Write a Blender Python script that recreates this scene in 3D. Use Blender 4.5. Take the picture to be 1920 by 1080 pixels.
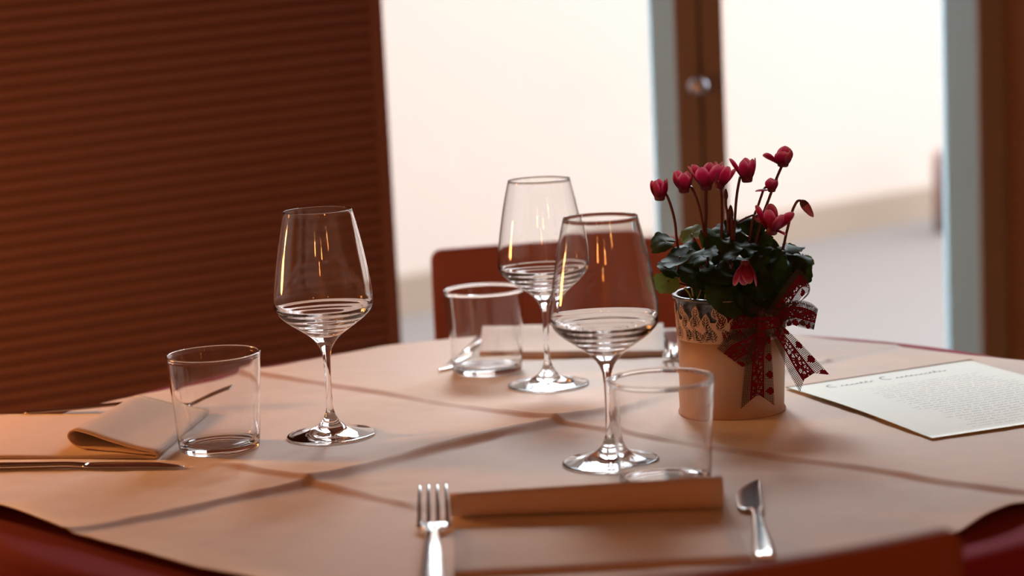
import bpy, bmesh, math, random
from math import pi, sin, cos, tan, radians, sqrt, atan2, exp, hypot
from mathutils import Vector, Matrix, noise

for o in list(bpy.data.objects): bpy.data.objects.remove(o)
SC = bpy.context.scene
COL = SC.collection

# ------------------------------------------------------------------ camera
TZ = 0.75                                   # height of the table top
FPX = 3879.0; PITCH = radians(8.447); ROLL = radians(2.838); CH = 0.4162
cam = bpy.data.cameras.new('camera'); camo = bpy.data.objects.new('camera', cam)
COL.objects.link(camo); SC.camera = camo
cam.sensor_width = 36; cam.lens = FPX/1920*36
cam.clip_start = 0.05; cam.clip_end = 200
camo.matrix_world = (Matrix.Translation((0, 0, TZ+CH)) @ Matrix.Rotation(pi/2-PITCH, 4, 'X')
                     @ Matrix.Rotation(-ROLL, 4, 'Z'))
cam.dof.use_dof = True; cam.dof.focus_distance = 1.91; cam.dof.aperture_fstop = 3.6

# ------------------------------------------------------------------ view, world, lights
SC.view_settings.view_transform = 'Standard'; SC.view_settings.look = 'None'
SC.view_settings.exposure = 0.0; SC.view_settings.gamma = 1.0
SC.view_settings.use_curve_mapping = False
SC.cycles.max_bounces = 16; SC.cycles.transmission_bounces = 12; SC.cycles.transparent_max_bounces = 24
SC.cycles.glossy_bounces = 8; SC.cycles.diffuse_bounces = 5
SC.cycles.use_denoising = True
SC.cycles.sample_clamp_indirect = 8.0

SKY = 10.5
world = bpy.data.worlds.new('overcast_sky'); SC.world = world; world.use_nodes = True
wn = world.node_tree.nodes; wl = world.node_tree.links
wn.clear()
wo = wn.new('ShaderNodeOutputWorld'); wb = wn.new('ShaderNodeBackground')
wtc = wn.new('ShaderNodeTexCoord'); wsep = wn.new('ShaderNodeSeparateXYZ'); wr = wn.new('ShaderNodeValToRGB')
wl.new(wtc.outputs['Generated'], wsep.inputs[0]); wl.new(wsep.outputs['Z'], wr.inputs[0])
wr.color_ramp.elements[0].position = 0.0; wr.color_ramp.elements[0].color = (.96, .96, 1, 1)
wr.color_ramp.elements[1].position = 0.8; wr.color_ramp.elements[1].color = (.74, .88, 1, 1)
wl.new(wr.outputs[0], wb.inputs['Color']); wb.inputs['Strength'].default_value = SKY
wl.new(wb.outputs[0], wo.inputs[0])

sun = bpy.data.lights.new('sun', 'SUN'); sun.energy = 3.6; sun.angle = radians(15); sun.color = (.90, .96, 1.0)
suno = bpy.data.objects.new('sun', sun); COL.objects.link(suno)      # veiled sun, low beyond the window
suno.rotation_euler = Vector((sin(radians(-2))*cos(radians(40)), cos(radians(-2))*cos(radians(40)), sin(radians(40)))).to_track_quat('Z', 'Y').to_euler()
YW = 3.45                                    # the window wall
def portal(x0, x1, z0, z1):
    l = bpy.data.lights.new('window_portal', 'AREA'); l.shape = 'RECTANGLE'
    l.size = x1-x0; l.size_y = z1-z0; l.cycles.is_portal = True
    o = bpy.data.objects.new('window_portal', l); COL.objects.link(o)
    o.location = ((x0+x1)/2, YW+.12, (z0+z1)/2); o.rotation_euler = (-pi/2, 0, 0)
portal(-.90, .25, .05, 2.4); portal(.35, .74, .05, 2.4)

# ------------------------------------------------------------------ camera geometry helpers
def ray(px, py):
    X = px-960; Y = 540-py; cr, sr = cos(ROLL), sin(ROLL)
    x = cr*X+sr*Y; y = -sr*X+cr*Y; cp, sp = cos(PITCH), sin(PITCH)
    return Vector((x, FPX*cp+y*sp, -FPX*sp+y*cp))
def on_table(px, py, z=0.0):
    r = ray(px, py); t = (z-CH)/r.z
    return Vector((r.x*t, r.y*t, TZ+z))
def at_depth(px, py, Y):
    r = ray(px, py); t = Y/r.y
    return Vector((r.x*t, Y, TZ+CH+r.z*t))

# ------------------------------------------------------------------ materials
def mat(name):
    m = bpy.data.materials.new(name); m.use_nodes = True
    n = m.node_tree.nodes; l = m.node_tree.links
    return m, n, l, n['Principled BSDF']
def basic(name, col, rough=.5, metal=0, spec=.5, bump=None, var=0, vscale=8, **kw):
    m, n, l, p = mat(name)
    p.inputs['Base Color'].default_value = (*col, 1); p.inputs['Roughness'].default_value = rough
    p.inputs['Metallic'].default_value = metal; p.inputs['Specular IOR Level'].default_value = spec
    tc = n.new('ShaderNodeTexCoord')
    if var:
        nz = n.new('ShaderNodeTexNoise'); nz.inputs['Scale'].default_value = vscale; nz.inputs['Detail'].default_value = 5
        l.new(tc.outputs['Object'], nz.inputs['Vector'])
        mx = n.new('ShaderNodeMix'); mx.data_type = 'RGBA'
        mx.inputs[6].default_value = (*[c*(1-var) for c in col], 1); mx.inputs[7].default_value = (*[min(1, c*(1+var)) for c in col], 1)
        l.new(nz.outputs['Fac'], mx.inputs[0]); l.new(mx.outputs[2], p.inputs['Base Color'])
    if bump:
        nb = n.new('ShaderNodeTexNoise'); nb.inputs['Scale'].default_value = bump[0]; nb.inputs['Detail'].default_value = 4
        l.new(tc.outputs['Object'], nb.inputs['Vector'])
        b = n.new('ShaderNodeBump'); b.inputs['Strength'].default_value = bump[1]; b.inputs['Distance'].default_value = bump[2]
        l.new(nb.outputs['Fac'], b.inputs['Height']); l.new(b.outputs[0], p.inputs['Normal'])
    for k, v in kw.items(): p.inputs[k].default_value = v
    return m
def fabric(name, col, sheen=.4, scale=2300, strength=.13, sheen_tint=(1, 1, 1), rough=.85, spec=.3):
    m, n, l, p = mat(name)
    p.inputs['Base Color'].default_value = (*col, 1); p.inputs['Roughness'].default_value = rough
    p.inputs['Specular IOR Level'].default_value = spec
    p.inputs['Sheen Weight'].default_value = sheen; p.inputs['Sheen Roughness'].default_value = .45
    p.inputs['Sheen Tint'].default_value = (*sheen_tint, 1)
    tc = n.new('ShaderNodeTexCoord')
    w1 = n.new('ShaderNodeTexWave'); w1.inputs['Scale'].default_value = scale/20; w1.bands_direction = 'X'
    w2 = n.new('ShaderNodeTexWave'); w2.inputs['Scale'].default_value = scale/20; w2.bands_direction = 'Y'
    for w in (w1, w2): w.inputs['Distortion'].default_value = 1.2; l.new(tc.outputs['Object'], w.inputs['Vector'])
    ad = n.new('ShaderNodeMath'); ad.operation = 'ADD'; l.new(w1.outputs['Fac'], ad.inputs[0]); l.new(w2.outputs['Fac'], ad.inputs[1])
    nz = n.new('ShaderNodeTexNoise'); nz.inputs['Scale'].default_value = 60; nz.inputs['Detail'].default_value = 6
    l.new(tc.outputs['Object'], nz.inputs['Vector'])
    ad2 = n.new('ShaderNodeMath'); ad2.operation = 'MULTIPLY_ADD'; ad2.inputs[1].default_value = .25
    l.new(ad.outputs[0], ad2.inputs[0]); l.new(nz.outputs['Fac'], ad2.inputs[2])
    b = n.new('ShaderNodeBump'); b.inputs['Strength'].default_value = strength; b.inputs['Distance'].default_value = .0008
    l.new(ad2.outputs[0], b.inputs['Height']); l.new(b.outputs[0], p.inputs['Normal'])
    mx = n.new('ShaderNodeMix'); mx.data_type = 'RGBA'
    mx.inputs[6].default_value = (*[c*.93 for c in col], 1); mx.inputs[7].default_value = (*[min(1, c*1.05) for c in col], 1)
    l.new(nz.outputs['Fac'], mx.inputs[0]); l.new(mx.outputs[2], p.inputs['Base Color'])
    return m

M = {}
M['cloth'] = fabric('peach_linen', (.64, .455, .34), sheen=.95, sheen_tint=(.86, .94, 1))
M['napkin'] = fabric('napkin_linen', (.63, .44, .32), sheen=.6, sheen_tint=(.86, .94, 1))
M['red_cloth'] = fabric('maroon_cloth', (.27, .028, .045), sheen=.03, spec=.1)
M['panel'] = basic('ribbed_russet_panel', (.24, .130, .12), rough=.75, spec=.15, var=.12, vscale=3)
M['wall'] = basic('terracotta_wall', (.50, .33, .22), rough=.8, var=.08)
M['ceiling'] = basic('ceiling_plaster', (.72, .60, .50), rough=.9)
M['floor'] = basic('wood_floor', (.28, .17, .11), rough=.5, var=.3, vscale=6)
M['frame'] = basic('brown_wood_frame', (.29, .23, .19), rough=.5, var=.15, vscale=10)
M['alu'] = basic('blue_grey_reveal', (.46, .74, .84), rough=.6)
M['chair'] = basic('russet_wood', (.31, .092, .056), rough=.7, spec=.15, var=.1, vscale=12)
M['metal'] = basic('polished_steel', (.80, .79, .77), rough=.13, metal=1)
M['pot'] = basic('cream_enamel', (.56, .38, .26), rough=.5, spec=.5, bump=(40, .05, .001))
M['liner'] = basic('grey_zinc_liner', (.10, .105, .11), rough=.3, metal=.7)
M['soil'] = basic('potting_soil', (.03, .018, .010), rough=.95, bump=(90, .8, .004))
M['knobm'] = basic('satin_metal', (.75, .77, .85), rough=.3, metal=.9)
M['facade'] = basic('pale_pink_render', (.246, .183, .150), rough=.9, var=.04, vscale=1.2)
M['plinth'] = basic('tan_plinth', (.13, .083, .055), rough=.9)
M['pavement'] = basic('pale_paving', (.086, .061, .050), rough=.85, var=.08, vscale=1.5)
M['redpaint'] = basic('red_paint', (.12, .05, .04), rough=.5)
M['tablewood'] = basic('dark_table_wood', (.12, .06, .03), rough=.5)
M['brass'] = basic('brass', (.6, .38, .16), rough=.3, metal=1)
M['ink'] = basic('grey_ink', (.20, .20, .21), rough=.8)
M['pencil'] = basic('faint_ink', (.48, .48, .46), rough=.8)
M['card'] = basic('cream_paper', (.83, .82, .74), rough=.75, spec=.25, bump=(500, .15, .0003))
M['card_edge'] = basic('olive_gold_paper_edge', (.42, .30, .10), rough=.5)  # even olive-gold colour for the thin edge faces of the sheet

def glass_mat():
    m, n, l, p = mat('clear_glass')
    p.inputs['Base Color'].default_value = (1, 1, 1, 1); p.inputs['Roughness'].default_value = 0.0
    p.inputs['Transmission Weight'].default_value = 1; p.inputs['IOR'].default_value = 1.5
    return m
M['glass'] = glass_mat()
def pane_mat():
    m = bpy.data.materials.new('window_glass'); m.use_nodes = True; n = m.node_tree.nodes; l = m.node_tree.links; n.clear()
    o = n.new('ShaderNodeOutputMaterial'); t = n.new('ShaderNodeBsdfTransparent'); g = n.new('ShaderNodeBsdfGlossy')
    g.inputs['Roughness'].default_value = 0.0; f = n.new('ShaderNodeFresnel'); f.inputs['IOR'].default_value = 1.3
    t.inputs['Color'].default_value = (.99, 1, 1, 1)
    x = n.new('ShaderNodeMixShader'); l.new(f.outputs[0], x.inputs[0]); l.new(t.outputs[0], x.inputs[1]); l.new(g.outputs[0], x.inputs[2])
    l.new(x.outputs[0], o.inputs[0]); return m
M['pane'] = pane_mat()
def emit(name, col, s):
    m = bpy.data.materials.new(name); m.use_nodes = True; n = m.node_tree.nodes; l = m.node_tree.links; n.clear()
    o = n.new('ShaderNodeOutputMaterial'); e = n.new('ShaderNodeEmission'); e.inputs[0].default_value = (*col, 1); e.inputs[1].default_value = s
    l.new(e.outputs[0], o.inputs[0]); return m
M['bulb'] = emit('warm_bulb', (1, .50, .16), 60)

# ------------------------------------------------------------------ object helpers
def tag(o, label=None, cat=None, group=None, kind=None):
    if label: o['label'] = label
    if cat: o['category'] = cat
    if group: o['group'] = group
    if kind: o['kind'] = kind
    return o
def mesh_obj(name, verts, faces, m, parent=None, smooth=True, mats=None, fm=None):
    me = bpy.data.meshes.new(name); me.from_pydata([tuple(v) for v in verts], [], faces); me.update()
    if mats:
        for x in mats: me.materials.append(x)
        if fm: me.polygons.foreach_set('material_index', fm)
    else: me.materials.append(m)
    if smooth: me.polygons.foreach_set('use_smooth', [True]*len(me.polygons))
    o = bpy.data.objects.new(name, me); COL.objects.link(o)
    if parent: o.parent = parent
    return o
def empty(name, loc=(0, 0, 0), rz=0):
    o = bpy.data.objects.new(name, None); COL.objects.link(o); o.location = loc; o.rotation_euler = (0, 0, rz)
    o.empty_display_size = .05
    return o
class MB:
    def __init__(s): s.v = []; s.f = []; s.m = []
    def add(s, v, f, mi=0):
        b = len(s.v); s.v += [tuple(x) for x in v]; s.f += [tuple(i+b for i in q) for q in f]; s.m += [mi]*len(f)
    def box(s, x0, x1, y0, y1, z0, z1, mi=0, mtx=None):
        v = [Vector((x, y, z)) for z in (z0, z1) for y in (y0, y1) for x in (x0, x1)]
        if mtx: v = [mtx @ a for a in v]
        s.add(v, [(0, 2, 3, 1), (4, 5, 7, 6), (0, 1, 5, 4), (2, 6, 7, 3), (0, 4, 6, 2), (1, 3, 7, 5)], mi)
    def lathe(s, prof, n=64, closed=False, mi=0, c=(0, 0, 0)):
        v = []; f = []; k = len(prof)
        for i in range(n):
            a = 2*pi*i/n
            for r, z in prof: v.append((c[0]+r*cos(a), c[1]+r*sin(a), c[2]+z))
        for i in range(n):
            j = (i+1) % n
            for q in range(k-1 if not closed else k):
                q2 = (q+1) % k
                f.append((i*k+q, j*k+q, j*k+q2, i*k+q2))
        s.add(v, f, mi)
    def tube(s, pts, r, n=8, mi=0, cap=True):
        pts = [Vector(p) for p in pts]; rs = r if isinstance(r, (list, tuple)) else [r]*len(pts)
        v = []; f = []; up = Vector((0.13, .97, .2)).normalized()
        for i, p in enumerate(pts):
            t = (pts[min(i+1, len(pts)-1)]-pts[max(i-1, 0)]).normalized()
            a = t.cross(up).normalized(); b = t.cross(a).normalized()
            if abs(t.dot(up)) > .98: a = t.cross(Vector((1, 0, 0))).normalized(); b = t.cross(a).normalized()
            for k in range(n):
                w = 2*pi*k/n; v.append(p+rs[i]*(a*cos(w)+b*sin(w)))
        for i in range(len(pts)-1):
            for k in range(n):
                k2 = (k+1) % n; f.append((i*n+k, i*n+k2, (i+1)*n+k2, (i+1)*n+k))
        if cap: f.append(tuple(range(n-1, -1, -1))); f.append(tuple((len(pts)-1)*n+k for k in range(n)))
        s.add(v, f, mi)
    def build(s, name, m=None, parent=None, smooth=True, mats=None):
        return mesh_obj(name, s.v, s.f, m, parent, smooth, mats, s.m if mats else None)
def weld(o, d=1e-6):
    bm = bmesh.new(); bm.from_mesh(o.data); bmesh.ops.remove_doubles(bm, verts=bm.verts, dist=d)
    bmesh.ops.recalc_face_normals(bm, faces=bm.faces); bm.to_mesh(o.data); bm.free()
def bevel(o, w, seg=3):
    b = o.modifiers.new('bevel', 'BEVEL'); b.width = w; b.segments = seg; b.limit_method = 'ANGLE'; return o
def copy_tree(o, parent=None):
    c = o.copy(); COL.objects.link(c)
    if parent: c.parent = parent
    for ch in [x for x in COL.objects if x.parent == o]: copy_tree(ch, c)
    return c
def catmull(P, n):
    P = [Vector(p) for p in P]; out = []
    Q = [2*P[0]-P[1]]+P+[2*P[-1]-P[-2]]
    for i in range(1, len(Q)-2):
        for k in range(n):
            t = k/n; a, b, c, d = Q[i-1:i+3]
            out.append(.5*((2*b)+(c-a)*t+(2*a-5*b+4*c-d)*t*t+(3*b-a-3*c+d)*t**3))
    out.append(P[-1]); return out
def struct(o): o['kind'] = 'structure'; return o
def nz(x, y, z=0.0): return noise.noise(Vector((x, y, z)))

# ------------------------------------------------------------------ room shell
XL, XR, YB, ZC = -2.6, 2.4, -2.6, 2.75
b = MB(); b.box(XL-.1, XR+.1, YB-.1, YW+.1, -.1, 0); struct(b.build('floor', M['floor'], smooth=False))
b = MB(); b.box(XL-.1, XR+.1, YB-.1, YW+.1, ZC, ZC+.1); struct(b.build('ceiling', M['ceiling'], smooth=False))
b = MB(); b.box(XL-.1, XR+.1, YB-.1, YB, 0, ZC); struct(b.build('wall_back', M['wall'], smooth=False))
b = MB(); b.box(XL-.1, XL, YB, YW+.1, 0, ZC); struct(b.build('wall_far_left', M['wall'], smooth=False))
b = MB(); b.box(XR, XR+.1, YB, YW+.1, 0, ZC); struct(b.build('wall_right', M['wall'], smooth=False))

# window openings: positions taken from the photograph at mid height
xa = at_depth(1226, 160, YW).x; xb = at_depth(1266, 160, YW).x; xc = at_depth(1357, 200, YW).x
xd = at_depth(1790, 250, YW).x; xe = at_depth(1830, 250, YW).x; xf = at_depth(1878, 250, YW).x
WT, WL = 2.42, -.95
b = MB()
b.box(XL, WL, YW, YW+.1, 0, ZC); b.box(WL, xf, YW, YW+.1, WT, ZC)
struct(b.build('wall_front', M['wall'], smooth=False))

def ribbed(name, p0, p1, z0, z1, pitch, depth, thick, m, segs=8, drop=0.0):
    # horizontal rounded ribs running the length of the panel on both faces
    d = Vector((p1[0]-p0[0], p1[1]-p0[1], 0)); nrm = Vector((d.y, -d.x, 0)).normalized()
    n = int((z1-z0)/pitch*segs); prof = []
    for i in range(n+1):
        z = z0+(z1-z0)*i/n; ph = ((z-z0)/pitch) % 1
        prof.append((thick/2+depth*abs(sin(pi*ph))**.75, z))
    v = []; f = []
    A = Vector((p0[0], p0[1], 0)); B = Vector((p1[0], p1[1], 0))
    for o, z in prof:
        for P in (A, B):
            zz = z-(drop if P is A else 0)
            v.append((P.x+nrm.x*o, P.y+nrm.y*o, zz)); v.append((P.x-nrm.x*thick/2, P.y-nrm.y*thick/2, zz))
    for i in range(n):
        a = i*4; c = a+4
        f += [(a, a+2, c+2, c), (a+1, c+1, c+3, a+3), (a, c, c+1, a+1), (a+2, a+3, c+3, c+2)]
    f += [(0, 1, 3, 2), (n*4, n*4+2, n*4+3, n*4+1)]
    if drop:      # plain rails close the panel below and above the sloping ribs
        for a_, b_ in ((0, z0+.01), (z1-drop-.01, ZC)):
            k = len(v); t_ = thick/2+depth+.004
            for z in (a_, b_):
                for P in (A, B): v.append((P.x+nrm.x*t_, P.y+nrm.y*t_, z)); v.append((P.x-nrm.x*t_, P.y-nrm.y*t_, z))
            f += [(k, k+1, k+3, k+2), (k+4, k+6, k+7, k+5), (k, k+2, k+6, k+4), (k+1, k+5, k+7, k+3), (k, k+4, k+5, k+1), (k+2, k+3, k+7, k+6)]
    return mesh_obj(name, v, f, m, smooth=False)
# the ribbed partition on the left: nearer at its left end
pe = at_depth(719, 320, 3.28)
ang = radians(21)
p1 = (pe.x, 3.28); L = 2.3
p0 = (p1[0]-L*cos(ang), p1[1]-L*sin(ang))
struct(ribbed('wall_left', p0, p1, .115, ZC, .0196, .0115, .03, M['panel'], drop=.11))
b = MB(); b.box(-.016, .004, -.030, .030, 0, ZC, mtx=Matrix.Translation((p1[0], p1[1], 0)) @ Matrix.Rotation(ang, 4, 'Z'))
struct(b.build('trim_1', M['panel'], smooth=False))
struct(ribbed('wall_front_right', (xf, YW+.02), (XR, YW+.02), 0.0, ZC, .0192, .0045, .03, M['wall']))

def window(name, x0, x1, label_knob=False):
    r = empty(name, ((x0+x1)/2, YW, 0)); struct(r)
    b = MB(); b.box(x0-r.location.x, x1-r.location.x, .085, .091, .06, WT-.06); b.build('window_pane', M['pane'], r, smooth=False)
    return r
w1 = window('window_1', WL, xa)
w2 = window('window_2', xc, xd)
def rel(b, r): b.v = [(x-r.location.x, y-r.location.y, z-r.location.z) for x, y, z in b.v]
def part(b, name, m, r, smooth=False): rel(b, r); return b.build(name, m, r, smooth)
def reveal(x0, x1, r):
    b = MB(); v = [(x0, YW+.10), (x1, YW+.10), (x1, YW-.005)]
    vv = [(x, y, 0.0) for x, y in v]+[(x, y, WT) for x, y in v]
    b.add(vv, [(2, 1, 0), (3, 4, 5), (0, 1, 4, 3), (1, 2, 5, 4), (2, 0, 3, 5)]); return part(b, 'window_reveal', M['alu'], r)
reveal(xa, xb, w1); reveal(xd, xe, w2)
b = MB(); xm = (xb+xc)/2
b.box(xb, xm-.002, YW-.03, YW+.10, 0, WT); b.box(xm+.002, xc, YW-.022, YW+.10, 0, WT); b.box(xm-.002, xm+.002, YW-.015, YW+.1, 0, WT)
bevel(part(b, 'window_stile', M['frame'], w1), .003)
b = MB(); b.box(xe, xf, YW-.03, YW+.10, 0, WT); bevel(part(b, 'window_stile', M['frame'], w2), .003)
for r, x0, x1 in ((w1, WL, xb), (w2, xc, xe)):
    b = MB(); b.box(x0, x1, YW, YW+.1, 0, .06); b.box(x0, x1, YW, YW+.1, WT-.06, WT); part(b, 'window_rail', M['frame'], r)
kp = at_depth(1308, 161, YW-.05)
b = MB(); b.lathe([(0, -.024), (.010, -.022), (.015, -.012), (.0165, -.003), (.014, .004), (.006, .008), (.006, .022), (.013, .024), (.013, .029), (0, .029)], 24)
mt = Matrix.Translation(kp) @ Matrix.Rotation(pi/2, 4, 'X').inverted()
b.v = [tuple(mt @ Vector(p)) for p in b.v]
tag(part(b, 'window_knob', M['knobm'], w1, True), 'shiny round metal knob on the brown stile')

# ------------------------------------------------------------------ outside
b = MB(); b.box(-14, 14, YW+.1, 30, -.12, -.02); struct(b.build('ground', M['pavement'], smooth=False))
ga = Vector((-.40, 7.5, 0)); gb = Vector((2.05, 9.7, 0)); gd = (gb-ga).normalized(); gn = Vector((gd.y, -gd.x, 0))
bl = empty('building', tuple(ga)); tag(bl, 'pale pink rendered building with a tan base, out of focus beyond the window', 'building')
def slab(name, m, t, z0, z1, s0=-9, s1=14, back=.4):
    P = [ga+gd*s0+gn*t, ga+gd*s1+gn*t, ga+gd*s1-gn*back, ga+gd*s0-gn*back]
    v = [(p.x, p.y, z0) for p in P]+[(p.x, p.y, z1) for p in P]
    b = MB(); b.add(v, [(3, 2, 1, 0), (4, 5, 6, 7), (0, 1, 5, 4), (1, 2, 6, 5), (2, 3, 7, 6), (3, 0, 4, 7)])
    return part(b, name, m, bl)
slab('facade', M['facade'], 0, -.02, 3.3); slab('plinth', M['plinth'], .05, -.02, .12)
rp = at_depth(1776, 400, 9.0)
b = MB(); b.lathe([(0, -.02), (.055, -.02), (.055, .30), (.05, .33), (.025, .345), (0, .345)], 20, c=(rp.x, 9.0, 0))
b.lathe([(.058, .22), (.060, .22), (.060, .26), (.058, .26)], 20, True, c=(rp.x, 9.0, 0))
tag(b.build('bollard', M['redpaint']), 'blurred red bollard outside at the right edge of the window', 'bollard')

# ------------------------------------------------------------------ table, cloths
TC = Vector((.042, 1.883, 0)); TR = .548
tb = empty('dining_table', (TC.x, TC.y, 0)); tag(tb, 'round dining table hidden under a maroon cloth and a peach top cloth', 'table')
b = MB(); b.lathe([(0, TZ-.034), (TR-.012, TZ-.034), (TR-.004, TZ-.030), (TR-.004, TZ-.010), (TR-.012, TZ-.006), (0, TZ-.006)], 96); b.build('tabletop', M['tablewood'], tb)
b = MB(); b.lathe([(0, .0), (.26, .0), (.26, .02), (.08, .05), (.045, .09), (.04, .5), (.07, TZ-.06), (.12, TZ-.036), (0, TZ-.036)], 40); b.build('pedestal', M['tablewood'], tb)

RB = .014
def drape(x, y, r0, zt, wave):
    dx, dy = x-TC.x, y-TC.y; r = hypot(dx, dy); a = atan2(dy, dx)
    if r <= r0-.001: return Vector((x, y, zt))
    s = r-r0; q = RB*pi/2
    if s < q: rr = r0+RB*sin(s/RB); z = -RB*(1-cos(s/RB))
    else:
        h = s-q; rr = r0+RB+wave(a, h); z = -RB-h
    return Vector((TC.x+rr*cos(a), TC.y+rr*sin(a), zt+z))
# maroon under cloth
def wv_red(a, h): return .002+.10*h*(.5+.5*sin(a*11+1.3*sin(a*3)))
v = []; f = []; nr = [0, .1, .2, .3, .4, .46, .5, .52, .53]+[TR-RB+i*.0035 for i in range(9)]+[TR+.03+i*.022 for i in range(11)]
nA = 220
v.append((TC.x, TC.y, TZ-.0022))
for r in nr[1:]:
    for k in range(nA):
        a = 2*pi*k/nA; v.append(drape(TC.x+r*cos(a), TC.y+r*sin(a), TR-RB, TZ-.0022, wv_red))
for k in range(nA): f.append((0, 1+k, 1+(k+1) % nA))
for i in range(len(nr)-2):
    for k in range(nA):
        k2 = (k+1) % nA; f.append((1+i*nA+k, 1+(i+1)*nA+k, 1+(i+1)*nA+k2, 1+i*nA+k2))
tag(mesh_obj('tablecloth', v, f, M['red_cloth']), 'maroon tablecloth hanging over the round table edge under the peach cloth', 'tablecloth')

# peach top cloth: square, turned by forty-odd degrees, with fold creases
CREASES = [   # (points on table, height, steepness width, soft width)
    ([(-.62, 2.56), (-.273, 2.227), (-.14, 2.095), (.034, 1.908), (.197, 1.745), (.388, 1.559), (.62, 1.33)], .0036, .0042, .026),
    ([(-.45, 1.99), (-.309, 1.846), (-.25, 1.79), (-.181, 1.719), (-.077, 1.601), (.02, 1.50), (.2, 1.3)], .0036, .0042, .024),
    ([(-.62, 1.36), (-.340, 1.602), (-.26, 1.660), (-.181, 1.719), (-.07, 1.818), (.034, 1.908), (.339, 2.152), (.429, 2.228), (.60, 2.37)], .0054, .0072, .040),
    ([(-.10, 2.55), (.05, 2.40), (.25, 2.215), (.429, 2.05), (.6, 1.9)], .0012, .006, .03),
]
def seg_dist(px, py, pts):
    best = 1e9; side = 1; tt = 0
    for i in range(len(pts)-1):
        ax, ay = pts[i]; bx, by = pts[i+1]; dx, dy = bx-ax, by-ay; L2 = dx*dx+dy*dy
        t = max(0, min(1, ((px-ax)*dx+(py-ay)*dy)/L2)); qx, qy = ax+t*dx, ay+t*dy
        d = hypot(px-qx, py-qy)
        if d < best: best = d; side = 1 if dx*(py-ay)-dy*(px-ax) > 0 else -1; tt = i+t
    return best*side, tt
CR = [(catm, h, s, g) for catm, h, s, g in CREASES]
def crease_h(x, y):
    z = 0
    for k, (pts, h, s, g) in enumerate(CR):
        d, t = seg_dist(x, y, pts)
        if d < -.03 or d > .14: continue
        hh = h*(1+.45*nz(x*9, y*9, k*3.1)); 
        if k == 2: hh *= .55+.75*exp(-((x+.07)/.13)**2)
        w = s*(1+.5*nz(x*14, y*14, 7+k))
        z += hh*(exp(-d/g) if d > 0 else exp(-(d/w)**2))
    return z
def wrinkle(x, y):
    return .0012*nz(x*5.2, y*5.2, 4)+.0011*nz(x*16, y*11, 9)+.0006*nz(x*24-y*17, y*30+x*22, 5)+.00028*nz(x*60, y*38, 2)+.0014*max(0, nz(x*3.1+2, y*8.3, 1.7))
OBJ_FLAT = [(-.176, 1.9015, .06), (.0327, 2.093, .06), (.0774, 1.736, .06), (-.277, 1.871, .055), (-.0305, 2.191, .055), (.1173, 1.650, .055), (.205, 1.930, .065)]
def flat_mask(x, y):
    m = 1
    for ox, oy, r in OBJ_FLAT:
        d = hypot(x-ox, y-oy)
        if d < r: m = 0
        elif d < r+.035: m = min(m, (d-r)/.035)
    for (ax, ay, bx, by, r) in ((-.06, 1.50, .16, 1.50, .13), (-.50, 1.96, -.36, 1.96, .12), (-.04, 2.31, .17, 2.31, .08)):
        dx, dy = bx-ax, by-ay; t = max(0, min(1, ((x-ax)*dx+(y-ay)*dy)/(dx*dx+dy*dy))); d = hypot(x-ax-t*dx, y-ay-t*dy)
        if d < r: m = min(m, .12+.88*max(0, (d-r+.03)/.03))
    return m
def cloth_z(x, y):
    return flat_mask(x, y)*(crease_h(x, y)+wrinkle(x, y)*.9)+.0002
HS = .497; N = 400; rot = radians(-46.0)
def wv_top(a, h): return .006+.16*h*(.5+.5*sin(a*9+.6))
v = []; f = []
for j in range(N+1):
    for i in range(N+1):
        u = -HS+2*HS*i/N; w = -HS+2*HS*j/N
        # hem is a little wavy
        e = max(abs(u), abs(w))/HS
        hem = .0*sin(u*21+1)*(e > .97) if abs(w) > abs(u) else .004*sin(w*23)*(e > .97)
        x = TC.x+u*cos(rot)-w*sin(rot); y = TC.y+u*sin(rot)+w*cos(rot)
        P = drape(x, y, TR-RB+.002, TZ+.0012, wv_top)
        r = hypot(x-TC.x, y-TC.y)
        if r < TR: P.z += cloth_z(x, y)
        lift = 0
        if e > .9 and r > .45:      # the hem lifts in shallow waves near the table edge
            k = (e-.9)/.1; lift = k*k*(.004+.006*max(0, sin(x*34+y*9+1.2)))
            lift *= max(0, 1-max(0, r-TR+.02)*12)*(1 if y < 1.7 else 0)
        P.z += lift; v.append(P)
for j in range(N):
    for i in range(N):
        a = j*(N+1)+i; f.append((a, a+1, a+N+2, a+N+1))
top = mesh_obj('table_topper', v, f, M['cloth'])
sm = top.modifiers.new('thickness', 'SOLIDIFY'); sm.thickness = .0008; sm.offset = 1
tag(top, 'square peach linen top cloth with raised fold creases laid diagonally over maroon cloth', 'tablecloth')

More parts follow.
